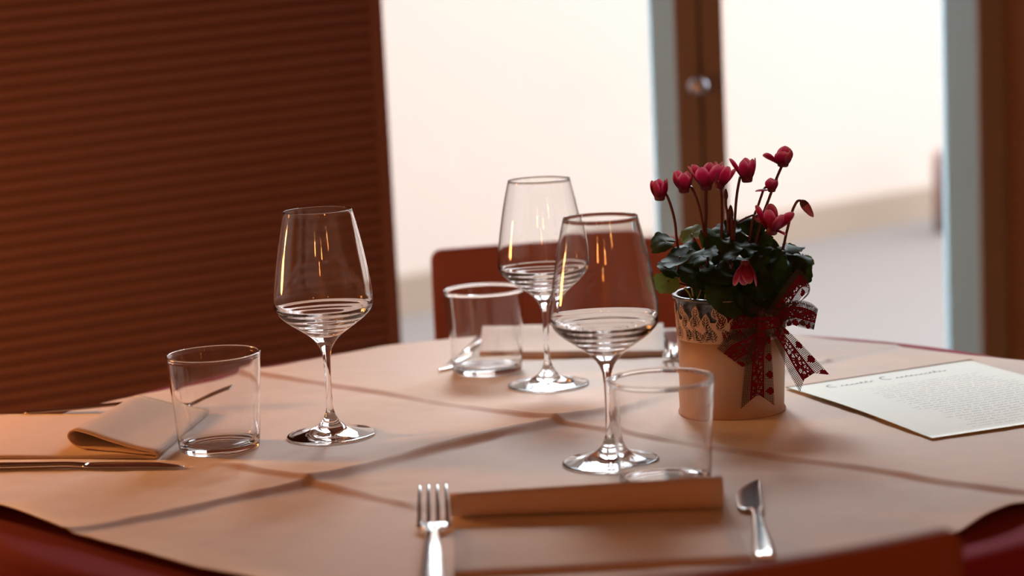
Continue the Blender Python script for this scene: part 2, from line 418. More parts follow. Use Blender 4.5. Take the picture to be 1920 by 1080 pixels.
# ------------------------------------------------------------------ glassware
def lathe_part(name, prof, parent, n=72):
    b = MB(); b.lathe(prof, n); return b.build(name, M['glass'], parent)
def smooth_prof(P, k=4):
    return [(max(0, p.x), p.y) for p in catmull([Vector((a, b, 0)) for a, b in P], k)]
def make_wineglass():
    r = empty('wine_glass')
    outer = [(.0046, .0815), (.0068, .0862), (.0100, .0910), (.0146, .0960), (.0215, .1010), (.0292, .1062), (.0360, .1112), (.0424, .1172), (.0455, .1225), (.0462, .1290), (.0455, .1400), (.0430, .1580), (.0396, .1780), (.0352, .1990), (.0318, .2128)]
    inner = [(.03135, .2128), (.0346, .1990), (.0388, .1780), (.0422, .1580), (.0447, .1400), (.0453, .1290), (.0443, .1232)]
    op = smooth_prof(outer, 4); ip = smooth_prof(inner, 4)
    # stepped inside of the thick lower bowl
    rip = []; low = [(.0443, .1232), (.0385, .1182), (.0320, .1140), (.0250, .1096), (.0180, .1052), (.0110, .1018), (.0050, .1002), (0, .0998)]
    for i, (q, z) in enumerate(smooth_prof(low, 8)): rip.append((q, z+.00034*sin(i*2*pi/9)*min(1, q/.012)))
    rip[-1] = (0, rip[-1][1])
    rim = [(.03172, .2134), (.03158, .2136), (.03142, .2134)]
    lathe_part('bowl', op+rim+ip+rip[1:], r)
    stem = [(.0046, .0815), (.0037, .0760), (.0033, .0680), (.0031, .0550), (.0030, .0420), (.0031, .0330), (.0035, .0260)]
    lathe_part('stem', list(reversed(smooth_prof(stem, 4))), r)
    foot = [(.0035, .0260), (.0048, .0215), (.0066, .0178), (.0094, .0138), (.0135, .0102), (.0190, .0074), (.0270, .0050), (.0350, .0036), (.0405, .0028), (.0417, .0019), (.0412, .0008), (.0400, .0003)]
    under = [(.0400, .0003), (.0360, .0005), (.0250, .0012), (.0120, .0022), (0, .0026)]
    lathe_part('foot', list(reversed(smooth_prof(foot, 4)+smooth_prof(under, 3)[1:])), r)
    return r
TOPZ = TZ+.0016
wg = make_wineglass()
WG = [(-.176, 1.9015, 'tall wine glass standing alone on the left, in front of the ribbed wall'),
      (.0327, 2.093, 'wine glass at the back beside the rear tumbler, before the chair'),
      (.0774, 1.736, 'nearest wine glass, just behind the front tumbler')]
for i, (x, y, lb) in enumerate(WG):
    o = wg if i == 0 else copy_tree(wg)
    o.location = (x, y, TOPZ+.0004); tag(o, lb, 'wine glass', 'clear wine glasses on the table')
def make_tumbler():
    out = [(0, .0016), (.020, .0014), (.0325, .0003), (.0355, .0006), (.0370, .0022), (.0374, .005), (.0380, .012), (.0396, .036), (.0412, .060), (.0424, .078), (.0431, .0880)]
    inn = [(.0416, .0880), (.0408, .078), (.0396, .060), (.0381, .036), (.0364, .014), (.0352, .0090), (.0325, .0066), (.020, .0058), (0, .0056)]
    prof = smooth_prof(out, 3)+[(.0435, .0886), (.0434, .0894), (.0428, .0899), (.0421, .0899), (.0415, .0893), (.0414, .0886)]+smooth_prof(inn, 3)
    b = MB(); b.lathe(prof, 80); return b.build('tumbler', M['glass'])
tm = make_tumbler()
TM = [(-.277, 1.871, 'low clear tumbler on the left beside the folded napkin'),
      (-.0305, 2.191, 'thick rimmed tumbler at the back beside the far napkin'),
      (.1173, 1.650, 'nearest tumbler, behind the front napkin')]
for i, (x, y, lb) in enumerate(TM):
    o = tm if i == 0 else tm.copy()
    if i: COL.objects.link(o)
    o.location = (x, y, TOPZ+.0004); tag(o, lb, 'tumbler', 'clear tumblers on the table')

# ------------------------------------------------------------------ cutlery
def loft(b, secs, n=10):
    # secs: (s along, offset across, z centre, width, thickness)
    v = []; f = []
    for s, o, z, w, t in secs:
        for k in range(n):
            a = 2*pi*k/n; c, q = cos(a), sin(a)
            c = math.copysign(abs(c)**.75, c); q = math.copysign(abs(q)**.75, q)
            v.append((s, o+w/2*c, z+t/2*q))
    for i in range(len(secs)-1):
        for k in range(n):
            k2 = (k+1) % n; f.append((i*n+k, (i+1)*n+k, (i+1)*n+k2, i*n+k2))
    f.append(tuple(range(n))); f.append(tuple((len(secs)-1)*n+k for k in range(n-1, -1, -1)))
    b.add(v, f)
def dense(secs, k=4):
    A = catmull([Vector(s[:3]) for s in secs], k); B = catmull([Vector((s[3], s[4], 0)) for s in secs], k)
    return [(a.x, a.y, a.z, max(.0006, q.x), max(.0005, q.y)) for a, q in zip(A, B)]
def make_fork():
    r = empty('fork')
    b = MB()      # s=0 handle end, s=.205 tine tips
    loft(b, dense([(-.014, 0, .0042, .013, .0028), (-.010, 0, .0044, .0172, .003), (.012, 0, .0050, .0175, .003), (.05, 0, .0068, .0150, .003), (.085, 0, .0088, .0128, .0034), (.112, 0, .0088, .0112, .0036), (.128, 0, .0076, .0110, .0034)]))
    b.build('handle', M['metal'], r)
    b = MB()
    loft(b, dense([(.126, 0, .0080, .0108, .0034), (.133, 0, .0068, .0118, .0028), (.139, 0, .0056, .0190, .0026), (.1435, 0, .0050, .0268, .0028), (.152, 0, .0058, .0262, .002)]))
    for k in range(4):
        o = (k-1.5)*.0072
        loft(b, dense([(.149, o, .0052, .0044, .0020), (.158, o, .0082, .0036, .0020), (.175, o*.99, .0148, .0032, .0018), (.192, o*.97, .0205, .0027, .0016), (.203, o*.95, .0236, .0018, .0013)]), 8)
    b.build('fork_head', M['metal'], r)
    return r
def make_knife():
    r = empty('table_knife'); b = MB()
    loft(b, dense([(0, 0, .0034, .0130, .0040), (.003, 0, .0036, .0165, .0054), (.02, 0, .0038, .0165, .0056), (.05, 0, .0040, .0135, .0056), (.085, 0, .0042, .0100, .0056), (.115, 0, .0044, .0085, .0056), (.128, 0, .0040, .0105, .0048), (.134, .001, .0036, .014, .0036)]))
    b.build('handle', M['metal'], r); b = MB()
    loft(b, dense([(.132, .001, .0036, .0140, .0034), (.138, .003, .0034, .0185, .0022), (.150, .0035, .0034, .0205, .0018), (.175, .0032, .0034, .0205, .0016), (.195, .0018, .0034, .0185, .0016), (.210, -.0012, .0034, .0130, .0014), (.221, -.0042, .0034, .0070, .0012), (.227, -.0066, .0034, .0016, .001)]), 12)
    b.build('blade', M['metal'], r)
    return r
fk = make_fork(); kn = make_knife()
def place(o, a, bpt, z=None):
    d = bpt-a; o.location = (a.x, a.y, TOPZ if z is None else z); o.rotation_euler = (0, 0, atan2(d.y, d.x))
def T(px, py, z=0): return on_table(px, py, z)
# near setting
tip = T(812, 915, .0225); sh = T(813, 985, .006)
d = (tip-sh); d.z = 0; d.normalize(); place(fk, tip-d*.203, tip)
tag(fk, 'steel fork in the foreground left of the near napkin, tines pointing away', 'fork', 'forks on the table')
tip = T(1407, 905, .003); en = T(1434, 1050, .003); d = tip-en; d.z = 0; print('knife', d.length); d.normalize()
place(kn, tip-d*.227, tip); tag(kn, 'steel knife in the foreground right of the near napkin', 'knife', 'knives on the table')
# left setting: fork beyond the napkin, knife before it
f2 = copy_tree(fk); a = T(86, 772, .005); tp = T(440, 728, .0225); d = tp-a; d.z = 0; print('fork left', d.length); d.normalize()
place(f2, tp-d*.203, tp); tag(f2, 'fork lying sideways behind the left napkin, its tines seen through the left tumbler', 'fork', 'forks on the table')
k2 = copy_tree(kn); tp = T(350, 876, .003); a = T(0, 879, .003); d = tp-a; d.z = 0; d.normalize()
place(k2, tp-d*.227, tp); tag(k2, 'knife lying sideways in front of the left napkin', 'knife', 'knives on the table')
# far setting
f3 = copy_tree(fk); tp = T(1266, 663, .02); place(f3, tp+Vector((.012, .203, 0)), tp)
tag(f3, 'blurred fork at the far place between the far napkin and the flower pot', 'fork', 'forks on the table')
k3 = copy_tree(kn); tp = T(834, 697, .003); place(k3, tp+Vector((.045, .222, 0)), tp)
tag(k3, 'blurred knife at the far place behind the rear tumbler', 'knife', 'knives on the table')

# ------------------------------------------------------------------ napkins
def ribbon_sheet(name, rows, m, parent, thick=.0016):
    v = []; f = []; n = len(rows[0])
    for r in rows: v += [tuple(p) for p in r]
    for i in range(len(rows)-1):
        for j in range(n-1):
            a = i*n+j; f.append((a, a+1, a+n+1, a+n))
    o = mesh_obj(name, v, f, m, parent)
    s = o.modifiers.new('thickness', 'SOLIDIFY'); s.thickness = thick; s.offset = 0
    return o
def make_napkin(o, far, near, base_edge, H, ns=14, hn=None, label='', seed=0):
    """S-folded napkin. far/near: end lines of the fold, each (rounded edge point, open edge point);
    base_edge: (far, near) points of the flat end towards the diner."""
    rows = []
    for i in range(ns+1):
        t = i/ns; Lp = far[0].lerp(near[0], t); Rp = far[1].lerp(near[1], t); Bp = base_edge[0].lerp(base_edge[1], t)
        h = H[0]*(1-t)+H[1]*t
        prof = []
        # flat end -> under the fold -> open edge -> back to the rounded edge -> over the top -> open edge
        for u in [k/10 for k in range(11)]: prof.append((Bp.lerp(Rp, u), .0040+.0012*nz(u*3, t*2, seed)))
        P = [(1.010, .0046), (1.012, .0062), (1.0, .0074), (.75, .0072), (.5, .0070), (.25, .0068), (.1, .0072), (.02, .0098), (-.03, .0150), (-.025, h*.86), (.02, h), (.10, h*1.03), (.3, h*.88), (.55, h*.66), (.8, h*.50), (.97, h*.42), (1.02, h*.36)]
        pts = catmull([Vector((a, z, 0)) for a, z in P], 3)
        prof += [(Lp+(Rp-Lp)*p.x, p.y+.0004*nz(p.x*6, t*3, seed+3)) for p in pts]
        rows.append([(q.x, q.y, TOPZ+z-.0022) for q, z in prof])
    return ribbon_sheet('napkin', rows, M['napkin'], None)
V2 = lambda x, y: Vector((x, y, 0))
def F(p): return Vector((p.x, p.y, 0))
# near napkin: fold faces the camera
na = make_napkin(None, (F(T(846, 985)), F(T(846, 985))+V2(.002, .050)), (F(T(1358, 970)), F(T(1358, 970))+V2(.002, .058)),
                 (F(T(852, 1090)), F(T(1412, 1060))), (.024, .030), seed=1)
tag(na, 'peach linen napkin folded flat in the foreground between fork and knife', 'napkin', 'folded linen napkins')
nb = make_napkin(None, (F(T(250, 744, .020)), F(T(386, 768, .008))), (F(T(133, 826, .012)), F(T(292, 866, .0))),
                 (V2(-.540, 2.075), V2(-.520, 1.880)), (.021, .022), seed=5)
tag(nb, 'peach linen napkin with one end turned over, at the left edge beside the tumbler', 'napkin', 'folded linen napkins')
nc = make_napkin(None, (V2(-.036, 2.345), V2(-.040, 2.262)), (V2(.170, 2.325), V2(.163, 2.225)),
                 (V2(-.030, 2.40), V2(.175, 2.40)), (.026, .022), seed=9)
tag(nc, 'blurred peach napkin at the far place behind the rear wine glass', 'napkin', 'folded linen napkins')

# ------------------------------------------------------------------ menu card
mL, mB_, mT = F(T(1473, 727, .004)), F(T(1748, 825, .003)), F(T(1820, 680, .004))
eu = (mT-mL); ew = (mB_-mL)
def card_pt(u, w, dz=0):
    p = mL+eu*u+ew*w
    z = .0032+.0022*(1-u)**2*sin(pi*min(1, w*1.05))+.012*max(0, u-.45)**1.6*w**2*1.6+.0030*u*(1-w)
    return Vector((p.x, p.y, TOPZ+z+dz))
mr = empty('menu_sheet', (mL.x, mL.y, TOPZ)); tag(mr, 'cream handwritten menu sheet lying on the right side of the table', 'menu')
nu, nw = 24, 30; v = []; f = []
for dz in (0, -.0011):
    for j in range(nw+1):
        for i in range(nu+1): v.append(card_pt(i/nu, j/nw, dz))
k0 = (nu+1)*(nw+1); fm = []
for j in range(nw):
    for i in range(nu):
        a = j*(nu+1)+i; f.append((a, a+nu+1, a+nu+2, a+1)); fm.append(0); f.append((k0+a, k0+a+1, k0+a+nu+2, k0+a+nu+1)); fm.append(0)
def side(idx):
    for p, q in zip(idx[:-1], idx[1:]): f.append((p, q, q+k0, p+k0)); fm.append(1)
side([j*(nu+1) for j in range(nw+1)]); side([nw*(nu+1)+i for i in range(nu+1)])
side([j*(nu+1)+nu for j in range(nw, -1, -1)]); side([i for i in range(nu, -1, -1)])
v = [p-Vector(mr.location) for p in v]
mesh_obj('sheet', v, f, None, mr, mats=[M['card'], M['card_edge']], fm=fm)
# handwriting: thin strokes on the sheet
random.seed(4)
def stroke(b, pts, wd):
    P = [Vector(p) for p in pts]
    vv = []; ff = []
    for i, p in enumerate(P):
        t = (P[min(i+1, len(P)-1)]-P[max(i-1, 0)]); nrm = Vector((-t.y, t.x)).normalized()*wd/2
        for q in (p.to_2d()+nrm, p.to_2d()-nrm):
            vv.append(card_pt(q.x/eu.length, q.y/ew.length, .0002)-Vector(mr.location))
    for i in range(len(P)-1): ff.append((2*i, 2*i+2, 2*i+3, 2*i+1))
    b.add(vv, ff)
def word(b, x, y, n, h, w):
    pts = []; 
    for k in range(n):
        a = random.choice([.6, .8, 1.0, 1.0, 1.5])*h
        for q in range(6):
            ph = q/6; pts.append(Vector((x+(k+ph)*w+.18*w*sin(ph*2*pi*1), y-a*(.5-.5*cos(2*pi*ph))*(1 if random.random() > .1 else .9), 0)))
    stroke(b, pts, h*.22); return x+n*w
bt = MB()
def capC(x, y, h):
    stroke(bt, [Vector((x+h*.75+h*.55*cos(a), y-h*.55+h*.6*sin(a), 0)) for a in [(-.5-i*.085)*1.0*pi/1.25 for i in range(18)]], h*.13)
x = .030; capC(x, .034, .0105); x = word(bt, x+.014, .034, 7, .0050, .0056)+.004
capC(x+.004, .034, .012); x = word(bt, x+.020, .034, 11, .0052, .0056)
bt.build('title_writing', M['ink'], mr, smooth=False)
bt = MB()
for i in range(24):
    y = .062+i*.0083; 
    if y > .262: break
    x = .050+random.uniform(-.004, .012); xe_ = .195-random.uniform(0, .02)
    while x < xe_:
        x = word(bt, x, y, random.randint(2, 8), .0019, .0022)+.0022
bt.build('body_writing', M['pencil'], mr, smooth=False)

# ------------------------------------------------------------------ flower pot with bow
PC = Vector((.205, 1.930, TOPZ+.0005))
pot = empty('potted_cyclamen', tuple(PC)); tag(pot, 'pink cyclamen in a cream metal pot with a red and white bow', 'potted plant')
RBASE, RTOP, HP = .0478, .0530, .1125
def prad(z): return RBASE+(RTOP-RBASE)*z/HP
b = MB()
ZB = .0725
b.lathe([(0, .0012), (RBASE-.004, .0012), (RBASE-.002, .0), (RBASE+.0012, .0002), (RBASE+.0018, .0018), (RBASE+.0010, .0032), (RBASE+.0002, .0046), (prad(.02), .02), (prad(.05), .05), (prad(ZB), ZB), (prad(ZB)-.0007, ZB), (prad(.05)-.0007, .05), (prad(.02)-.0007, .02), (RBASE-.001, .006), (0, .006)], 96)
b.build('pot_body', M['pot'], pot)
# cut-out leaf band, real holes
circ = 2*pi*prad(.095); NREP = 8; per = circ/NREP
LV = [(.0012, .0742, 100, .0125, .0042), (.0105, .0738, 60, .0130, .0042), (.0150, .0765, 118, .0120, .0038), (.0300, .0738, 128, .0140, .0046),
      (.0318, .0742, 62, .0135, .0044), (.0215, .0745, 92, .0130, .0040), (.0060, .0850, 75, .0130, .0040), (.0120, .0900, 118, .0125, .0038),
      (.0180, .0862, 66, .0130, .0040), (.0262, .0880, 112, .0135, .0042), (.0335, .0868, 84, .0130, .0038), (.0045, .0965, 102, .0100, .0034),
      (.0225, .0965, 80, .0100, .0034), (.0385, .0800, 105, .0125, .0036)]
LV = [(a_, b_, radians(c_), d_, e_) for a_, b_, c_, d_, e_ in LV if a_ < per]
def band_keep(s, z):
    inside = z < .0925; s = s % per
    for ls, lz, a, L, W in LV:
        for off in (-per, 0, per):
            dx = s-ls-off; dy = z-lz
            if abs(dx) > .017 or abs(dy) > .017: continue
            p = dx*cos(a)+dy*sin(a); q = -dx*sin(a)+dy*cos(a)
            if -.0008 < p < L+.0010:
                half = W*sin(pi*max(0, min(1, (p+.0004)/(L+.0008)))**.8)
                if abs(q) < half+.0009: inside = True
                if 0 < p < L and .00035 < abs(q) < half-.0001 and ((p-abs(q)*.95) % .0026) > .0009: return False
    return inside
nper, nz_ = 124, 92; ns_ = nper*NREP; z0, z1 = ZB, .1085
keep = [[band_keep(per*(i+.5)/nper, z0+(z1-z0)*(j+.5)/nz_) for j in range(nz_)] for i in range(nper)]
v = []; f = []; used = {}
def vid(i, j):
    i %= ns_
    if (i, j) not in used:
        z = z0+(z1-z0)*j/nz_; a = 2*pi*i/ns_+.35; r = prad(z); used[(i, j)] = len(v); v.append((r*cos(a), r*sin(a), z))
    return used[(i, j)]
for i in range(ns_):
    for j in range(nz_):
        if keep[i % nper][j]: f.append((vid(i, j), vid(i+1, j), vid(i+1, j+1), vid(i, j+1)))
o = mesh_obj('pot_cutout_band', v, f, M['pot'], pot)
s_ = o.modifiers.new('thickness', 'SOLIDIFY'); s_.thickness = .0007; s_.offset = -1
tag(o, 'cream metal band with cut-out leaf pattern')
b = MB()
b.lathe([(0, .055), (.044, .055), (prad(.073)-.0030, .073), (prad(.104)-.0030, .104), (RTOP-.0018, .1102), (RTOP+.0010, .1112), (RTOP+.0016, .1130), (RTOP-.0002, .1144), (RTOP-.003, .1136), (RTOP-.0048, .106), (RTOP-.006, .096), (0, .096)], 96)
b.build('inner_pot', M['liner'], pot)
b = MB(); v = []; f = []
for i in range(13):
    for k in range(48):
        r = (RTOP-.0055)*i/12; a = 2*pi*k/48; v.append((r*cos(a), r*sin(a), .101+.003*nz(r*90*cos(a), r*90*sin(a), 3)))
for i in range(12):
    for k in range(48): k2_ = (k+1) % 48; f.append((i*48+k, (i+1)*48+k, (i+1)*48+k2_, i*48+k2_))
mesh_obj('soil', v, f, M['soil'], pot)

# bow material: open burlap weave printed red
def ribbon_mat():
    m = bpy.data.materials.new('red_white_burlap'); m.use_nodes = True; n = m.node_tree.nodes; l = m.node_tree.links; n.clear()
    out = n.new('ShaderNodeOutputMaterial'); uv = n.new('ShaderNodeUVMap'); sp = n.new('ShaderNodeSeparateXYZ'); l.new(uv.outputs[0], sp.inputs[0])
    def math_(op, a, b=None, c=None):
        q = n.new('ShaderNodeMath'); q.operation = op
        for i, x in enumerate((a, b, c)):
            if x is None: continue
            if isinstance(x, (int, float)): q.inputs[i].default_value = x
            else: l.new(x, q.inputs[i])
        return q.outputs[0]
    u, w = sp.outputs[0], sp.outputs[1]      # metres across / along
    P = .0015
    def thread(c):
        fr = math_('FRACT', math_('DIVIDE', c, P)); return math_('GREATER_THAN', math_('ABSOLUTE', math_('SUBTRACT', fr, .5)), .31)
    solid = math_('MAXIMUM', thread(u), thread(w))
    # red print: stripes at set distances across, triangles along one margin, lacy blotches in the middle
    def stripe(c, hw): return math_('LESS_THAN', math_('ABSOLUTE', math_('SUBTRACT', u, c)), hw)
    red = math_('MAXIMUM', stripe(.0082, .0009), stripe(.0192, .0008))
    fr = math_('ABSOLUTE', math_('SUBTRACT', math_('FRACT', math_('DIVIDE', w, .0165)), .5))
    tri = math_('LESS_THAN', math_('MULTIPLY', fr, .018), math_('MINIMUM', math_('SUBTRACT', u, .0207), math_('SUBTRACT', .0285, math_('MULTIPLY', u, .93))))
    red = math_('MAXIMUM', red, tri)
    vo = n.new('ShaderNodeTexVoronoi'); vo.feature = 'DISTANCE_TO_EDGE'; vo.inputs['Scale'].default_value = 260; l.new(uv.outputs[0], vo.inputs['Vector'])
    lace = math_('MULTIPLY', math_('LESS_THAN', vo.outputs['Distance'], .16), math_('LESS_THAN', math_('ABSOLUTE', math_('SUBTRACT', u, .0137)), .0050))
    red = math_('MAXIMUM', red, lace)
    holes = math_('MAXIMUM', solid, red)
    mx = n.new('ShaderNodeMix'); mx.data_type = 'RGBA'; l.new(red, mx.inputs[0]); mx.inputs[6].default_value = (.075, .045, .033, 1); mx.inputs[7].default_value = (.16, .008, .014, 1)
    d = n.new('ShaderNodeBsdfDiffuse'); tl = n.new('ShaderNodeBsdfTranslucent'); l.new(mx.outputs[2], d.inputs[0]); l.new(mx.outputs[2], tl.inputs[0])
    m1 = n.new('ShaderNodeMixShader'); m1.inputs[0].default_value = .12; l.new(d.outputs[0], m1.inputs[1]); l.new(tl.outputs[0], m1.inputs[2])
    tr = n.new('ShaderNodeBsdfTransparent'); m2 = n.new('ShaderNodeMixShader'); l.new(holes, m2.inputs[0]); l.new(tr.outputs[0], m2.inputs[1]); l.new(m1.outputs[0], m2.inputs[2])
    l.new(m2.outputs[0], out.inputs[0]); return m
M['ribbon'] = ribbon_mat()
def R(px, py, Y): return at_depth(px, py, Y)
bow = empty('bow'); bow.parent = pot
bow_root = R(1437, 604, 1.868); bow.location = bow_root-PC
def ribbon(name, A, B, n=10, notch=False):
    """strip between two edge curves A and B (world points)."""
    A = catmull(A, n); B = catmull(B, n); v = []; f = []; uvs = []
    NU = 8; wdt = .0285; ls = 0
    for i, (a, b_) in enumerate(zip(A, B)):
        if i: ls += ((a+b_)/2-(A[i-1]+B[i-1])/2).length
        for k in range(NU+1):
            t = k/NU; p = a.lerp(b_, t)
            lw = ls
            v.append(p-bow_root); uvs.append((t*wdt, lw))
    if notch:   # V-cut end
        dirv = (A[-1]-A[-2]+B[-1]-B[-2]).normalized(); base = (len(A)-1)*(NU+1)
        for k in range(NU+1):
            t = k/NU; e = (abs(t-.5)*2-1)*.013
            v[base+k] = v[base+k]+dirv*(e+.0); uvs[base+k] = (t*wdt, ls+e)
            for q in range(1, 4):
                w_ = 1-q/4; v[base-q*(NU+1)+k] = v[base-q*(NU+1)+k]+dirv*e*w_; uvs[base-q*(NU+1)+k] = (uvs[base-q*(NU+1)+k][0], uvs[base-q*(NU+1)+k][1]+e*w_)
    for i in range(len(A)-1):
        for k in range(NU):
            a = i*(NU+1)+k; f.append((a, a+1, a+NU+2, a+NU+1))
    o = mesh_obj(name, v, f, M['ribbon'], bow)
    ul = o.data.uv_layers.new(name='UVMap')
    for lp in o.data.loops: ul.data[lp.index].uv = uvs[lp.vertex_index]
    return o
Y0 = 1.872
# left loop (front and back run), reaching round the pot
ribbon('bow_loop', [R(1436, 578, Y0), R(1400, 576, 1.876), (R(1350, 578, 1.882)), R(1330, 584, 1.892), R(1352, 580, 1.896), R(1430, 582, 1.886)],
       [R(1438, 632, Y0), R(1400, 632, 1.874), R(1362, 636, 1.880), R(1338, 632, 1.890), R(1356, 634, 1.894), R(1432, 632, 1.882)])
# upper right loop
ribbon('bow_loop', [R(1440, 580, Y0), R(1462, 548, 1.872), R(1482, 520, 1.874), R(1498, 504, 1.880), R(1514, 524, 1.890), R(1519, 545, 1.896), R(1505, 562, 1.892), R(1450, 590, 1.880)],
       [R(1462, 610, Y0), R(1484, 588, 1.870), R(1497, 566, 1.871), R(1508, 553, 1.874), R(1517, 548, 1.884), R(1512, 552, 1.898), R(1494, 572, 1.902), R(1458, 606, 1.884)])
# right loop
ribbon('bow_loop', [R(1448, 582, Y0), R(1478, 566, 1.868), R(1502, 563, 1.870), R(1522, 569, 1.876), R(1534, 580, 1.888), R(1520, 572, 1.900), R(1490, 566, 1.900), R(1452, 584, 1.882)],
       [R(1452, 622, Y0), R(1474, 606, 1.866), R(1495, 612, 1.868), R(1512, 616, 1.872), R(1526, 618, 1.884), R(1514, 614, 1.896), R(1492, 609, 1.896), R(1456, 618, 1.880)])
# small lower left fold
ribbon('bow_loop', [R(1432, 600, 1.870), R(1395, 622, 1.870), R(1362, 634, 1.874), R(1344, 654, 1.878)],
       [R(1440, 640, 1.868), R(1424, 668, 1.868), R(1408, 682, 1.872), R(1392, 688, 1.876)])
# tails
ribbon('bow_tail', [R(1418, 620, 1.870), R(1400, 665, 1.868), R(1394, 710, 1.870), R(1389, 767, 1.874)],
       [R(1444, 620, 1.868), R(1447, 665, 1.866), R(1450, 710, 1.868), R(1452, 760, 1.872)], notch=True)
ribbon('bow_tail', [R(1446, 628, 1.868), R(1462, 660, 1.866), R(1480, 700, 1.864), R(1500, 736, 1.862)],
       [R(1462, 606, 1.866), R(1492, 634, 1.862), R(1524, 668, 1.858), R(1556, 703, 1.854)], notch=True)
# knot
ribbon('bow_knot', [R(1424, 584, 1.882), R(1421, 586, 1.868), R(1430, 583, 1.860), R(1446, 580, 1.858), R(1460, 582, 1.864), R(1464, 586, 1.878)],
       [R(1424, 630, 1.882), R(1420, 632, 1.866), R(1430, 634, 1.857), R(1446, 632, 1.855), R(1462, 628, 1.862), R(1466, 624, 1.878)])

# foliage --------------------------------------------------------------
def leaf_mat():
    m = bpy.data.materials.new('cyclamen_leaf'); m.use_nodes = True; n = m.node_tree.nodes; l = m.node_tree.links
    p = n['Principled BSDF']; p.inputs['Roughness'].default_value = .55; p.inputs['Specular IOR Level'].default_value = .15
    out = [q for q in n if q.type == 'OUTPUT_MATERIAL'][0]
    at = n.new('ShaderNodeAttribute'); at.attribute_name = 'tint'
    uv = n.new('ShaderNodeUVMap'); wv = n.new('ShaderNodeTexNoise'); wv.inputs['Scale'].default_value = 5; l.new(uv.outputs[0], wv.inputs['Vector'])
    mx = n.new('ShaderNodeMix'); mx.data_type = 'RGBA'; mx.inputs[6].default_value = (.020, .048, .012, 1); mx.inputs[7].default_value = (.24, .34, .08, 1)
    l.new(at.outputs['Fac'], mx.inputs[0]); m2 = n.new('ShaderNodeMix'); m2.data_type = 'RGBA'; m2.blend_type = 'MULTIPLY'; m2.inputs[0].default_value = .5
    l.new(mx.outputs[2], m2.inputs[6]); l.new(wv.outputs['Color'], m2.inputs[7]); l.new(m2.outputs[2], p.inputs['Base Color'])
    t = n.new('ShaderNodeBsdfTranslucent'); l.new(mx.outputs[2], t.inputs[0]); ms = n.new('ShaderNodeMixShader'); ms.inputs[0].default_value = .18
    l.new(p.outputs[0], ms.inputs[1]); l.new(t.outputs[0], ms.inputs[2]); l.new(ms.outputs[0], out.inputs[0]); return m
M['leaf'] = leaf_mat()
M['stem'] = basic('red_brown_stem', (.12, .03, .025), rough=.5)
M['young'] = basic('pale_young_stem', (.45, .40, .12), rough=.5)
LF = dict(v=[], f=[], t=[], uv=[])
def leaf(c, nrm, hd, L, W, tint=0.0, cup=.12, seed=0):
    """scalloped heart-shaped blade; c centre, nrm normal, hd direction of the tip."""
    nrm = Vector(nrm).normalized(); hd = Vector(hd); hd = (hd-nrm*hd.dot(nrm)).normalized(); sd = nrm.cross(hd)
    nr_, na_ = 8, 88; b0 = len(LF['v'])
    for i in range(nr_+1):
        rr = i/nr_
        for k in range(na_):
            a = 2*pi*k/na_; ca, sa = cos(a), sin(a)
            rad = 1.0+.10*cos(a)-.42*exp(-((a-pi)/.26)**2)        # notch at the base
            rad *= 1+(.09*(abs(sin(a*5.5+seed))-.5)+.055*abs(((a*17/2/pi+seed) % 1)-.5))*rr**3+.16*rr*nz(ca*1.6+seed, sa*1.6, seed)                 # scallops
            x = ca*rad*rr*L/2; y = sa*rad*rr*W/2
            z = -cup*L*rr*rr*(.6+.5*cos(2*a+seed))+.16*L*nz(x*75+seed, y*75, seed)*rr+.05*L*abs(y)/W*2-.015*L*abs(sin(a*3))*rr
            LF['v'].append(c+hd*x+sd*y+nrm*z); LF['t'].append(tint); LF['uv'].append((x/L+.5, y/W+.5))
    for i in range(nr_):
        for k in range(na_):
            k2_ = (k+1) % na_; LF['f'].append((b0+i*na_+k, b0+(i+1)*na_+k, b0+(i+1)*na_+k2_, b0+i*na_+k2_))
pm = 1/1985.0
def lf(px, py, Y, L, W, ang, tilt, tint=0.0, roll=0.0, cup=.12, seed=None):
    """ang: image direction of the tip (deg, 0 = right, 90 = up); tilt: how far the blade leans back from facing us (90 = edge on)."""
    c = at_depth(px, py, Y); a = radians(ang)
    t = radians(tilt); nrm = Vector((sin(radians(roll)), -cos(t), sin(t)))
    hd = Vector((cos(a), .0, sin(a)))
    hd = hd+Vector((0, 1, 0))*(sin(a)*tan(min(t, radians(82)))*.999)
    leaf(c, nrm, hd, L*pm, W*pm, tint, cup, seed if seed is not None else (px*.37+py*.13) % 6.28)
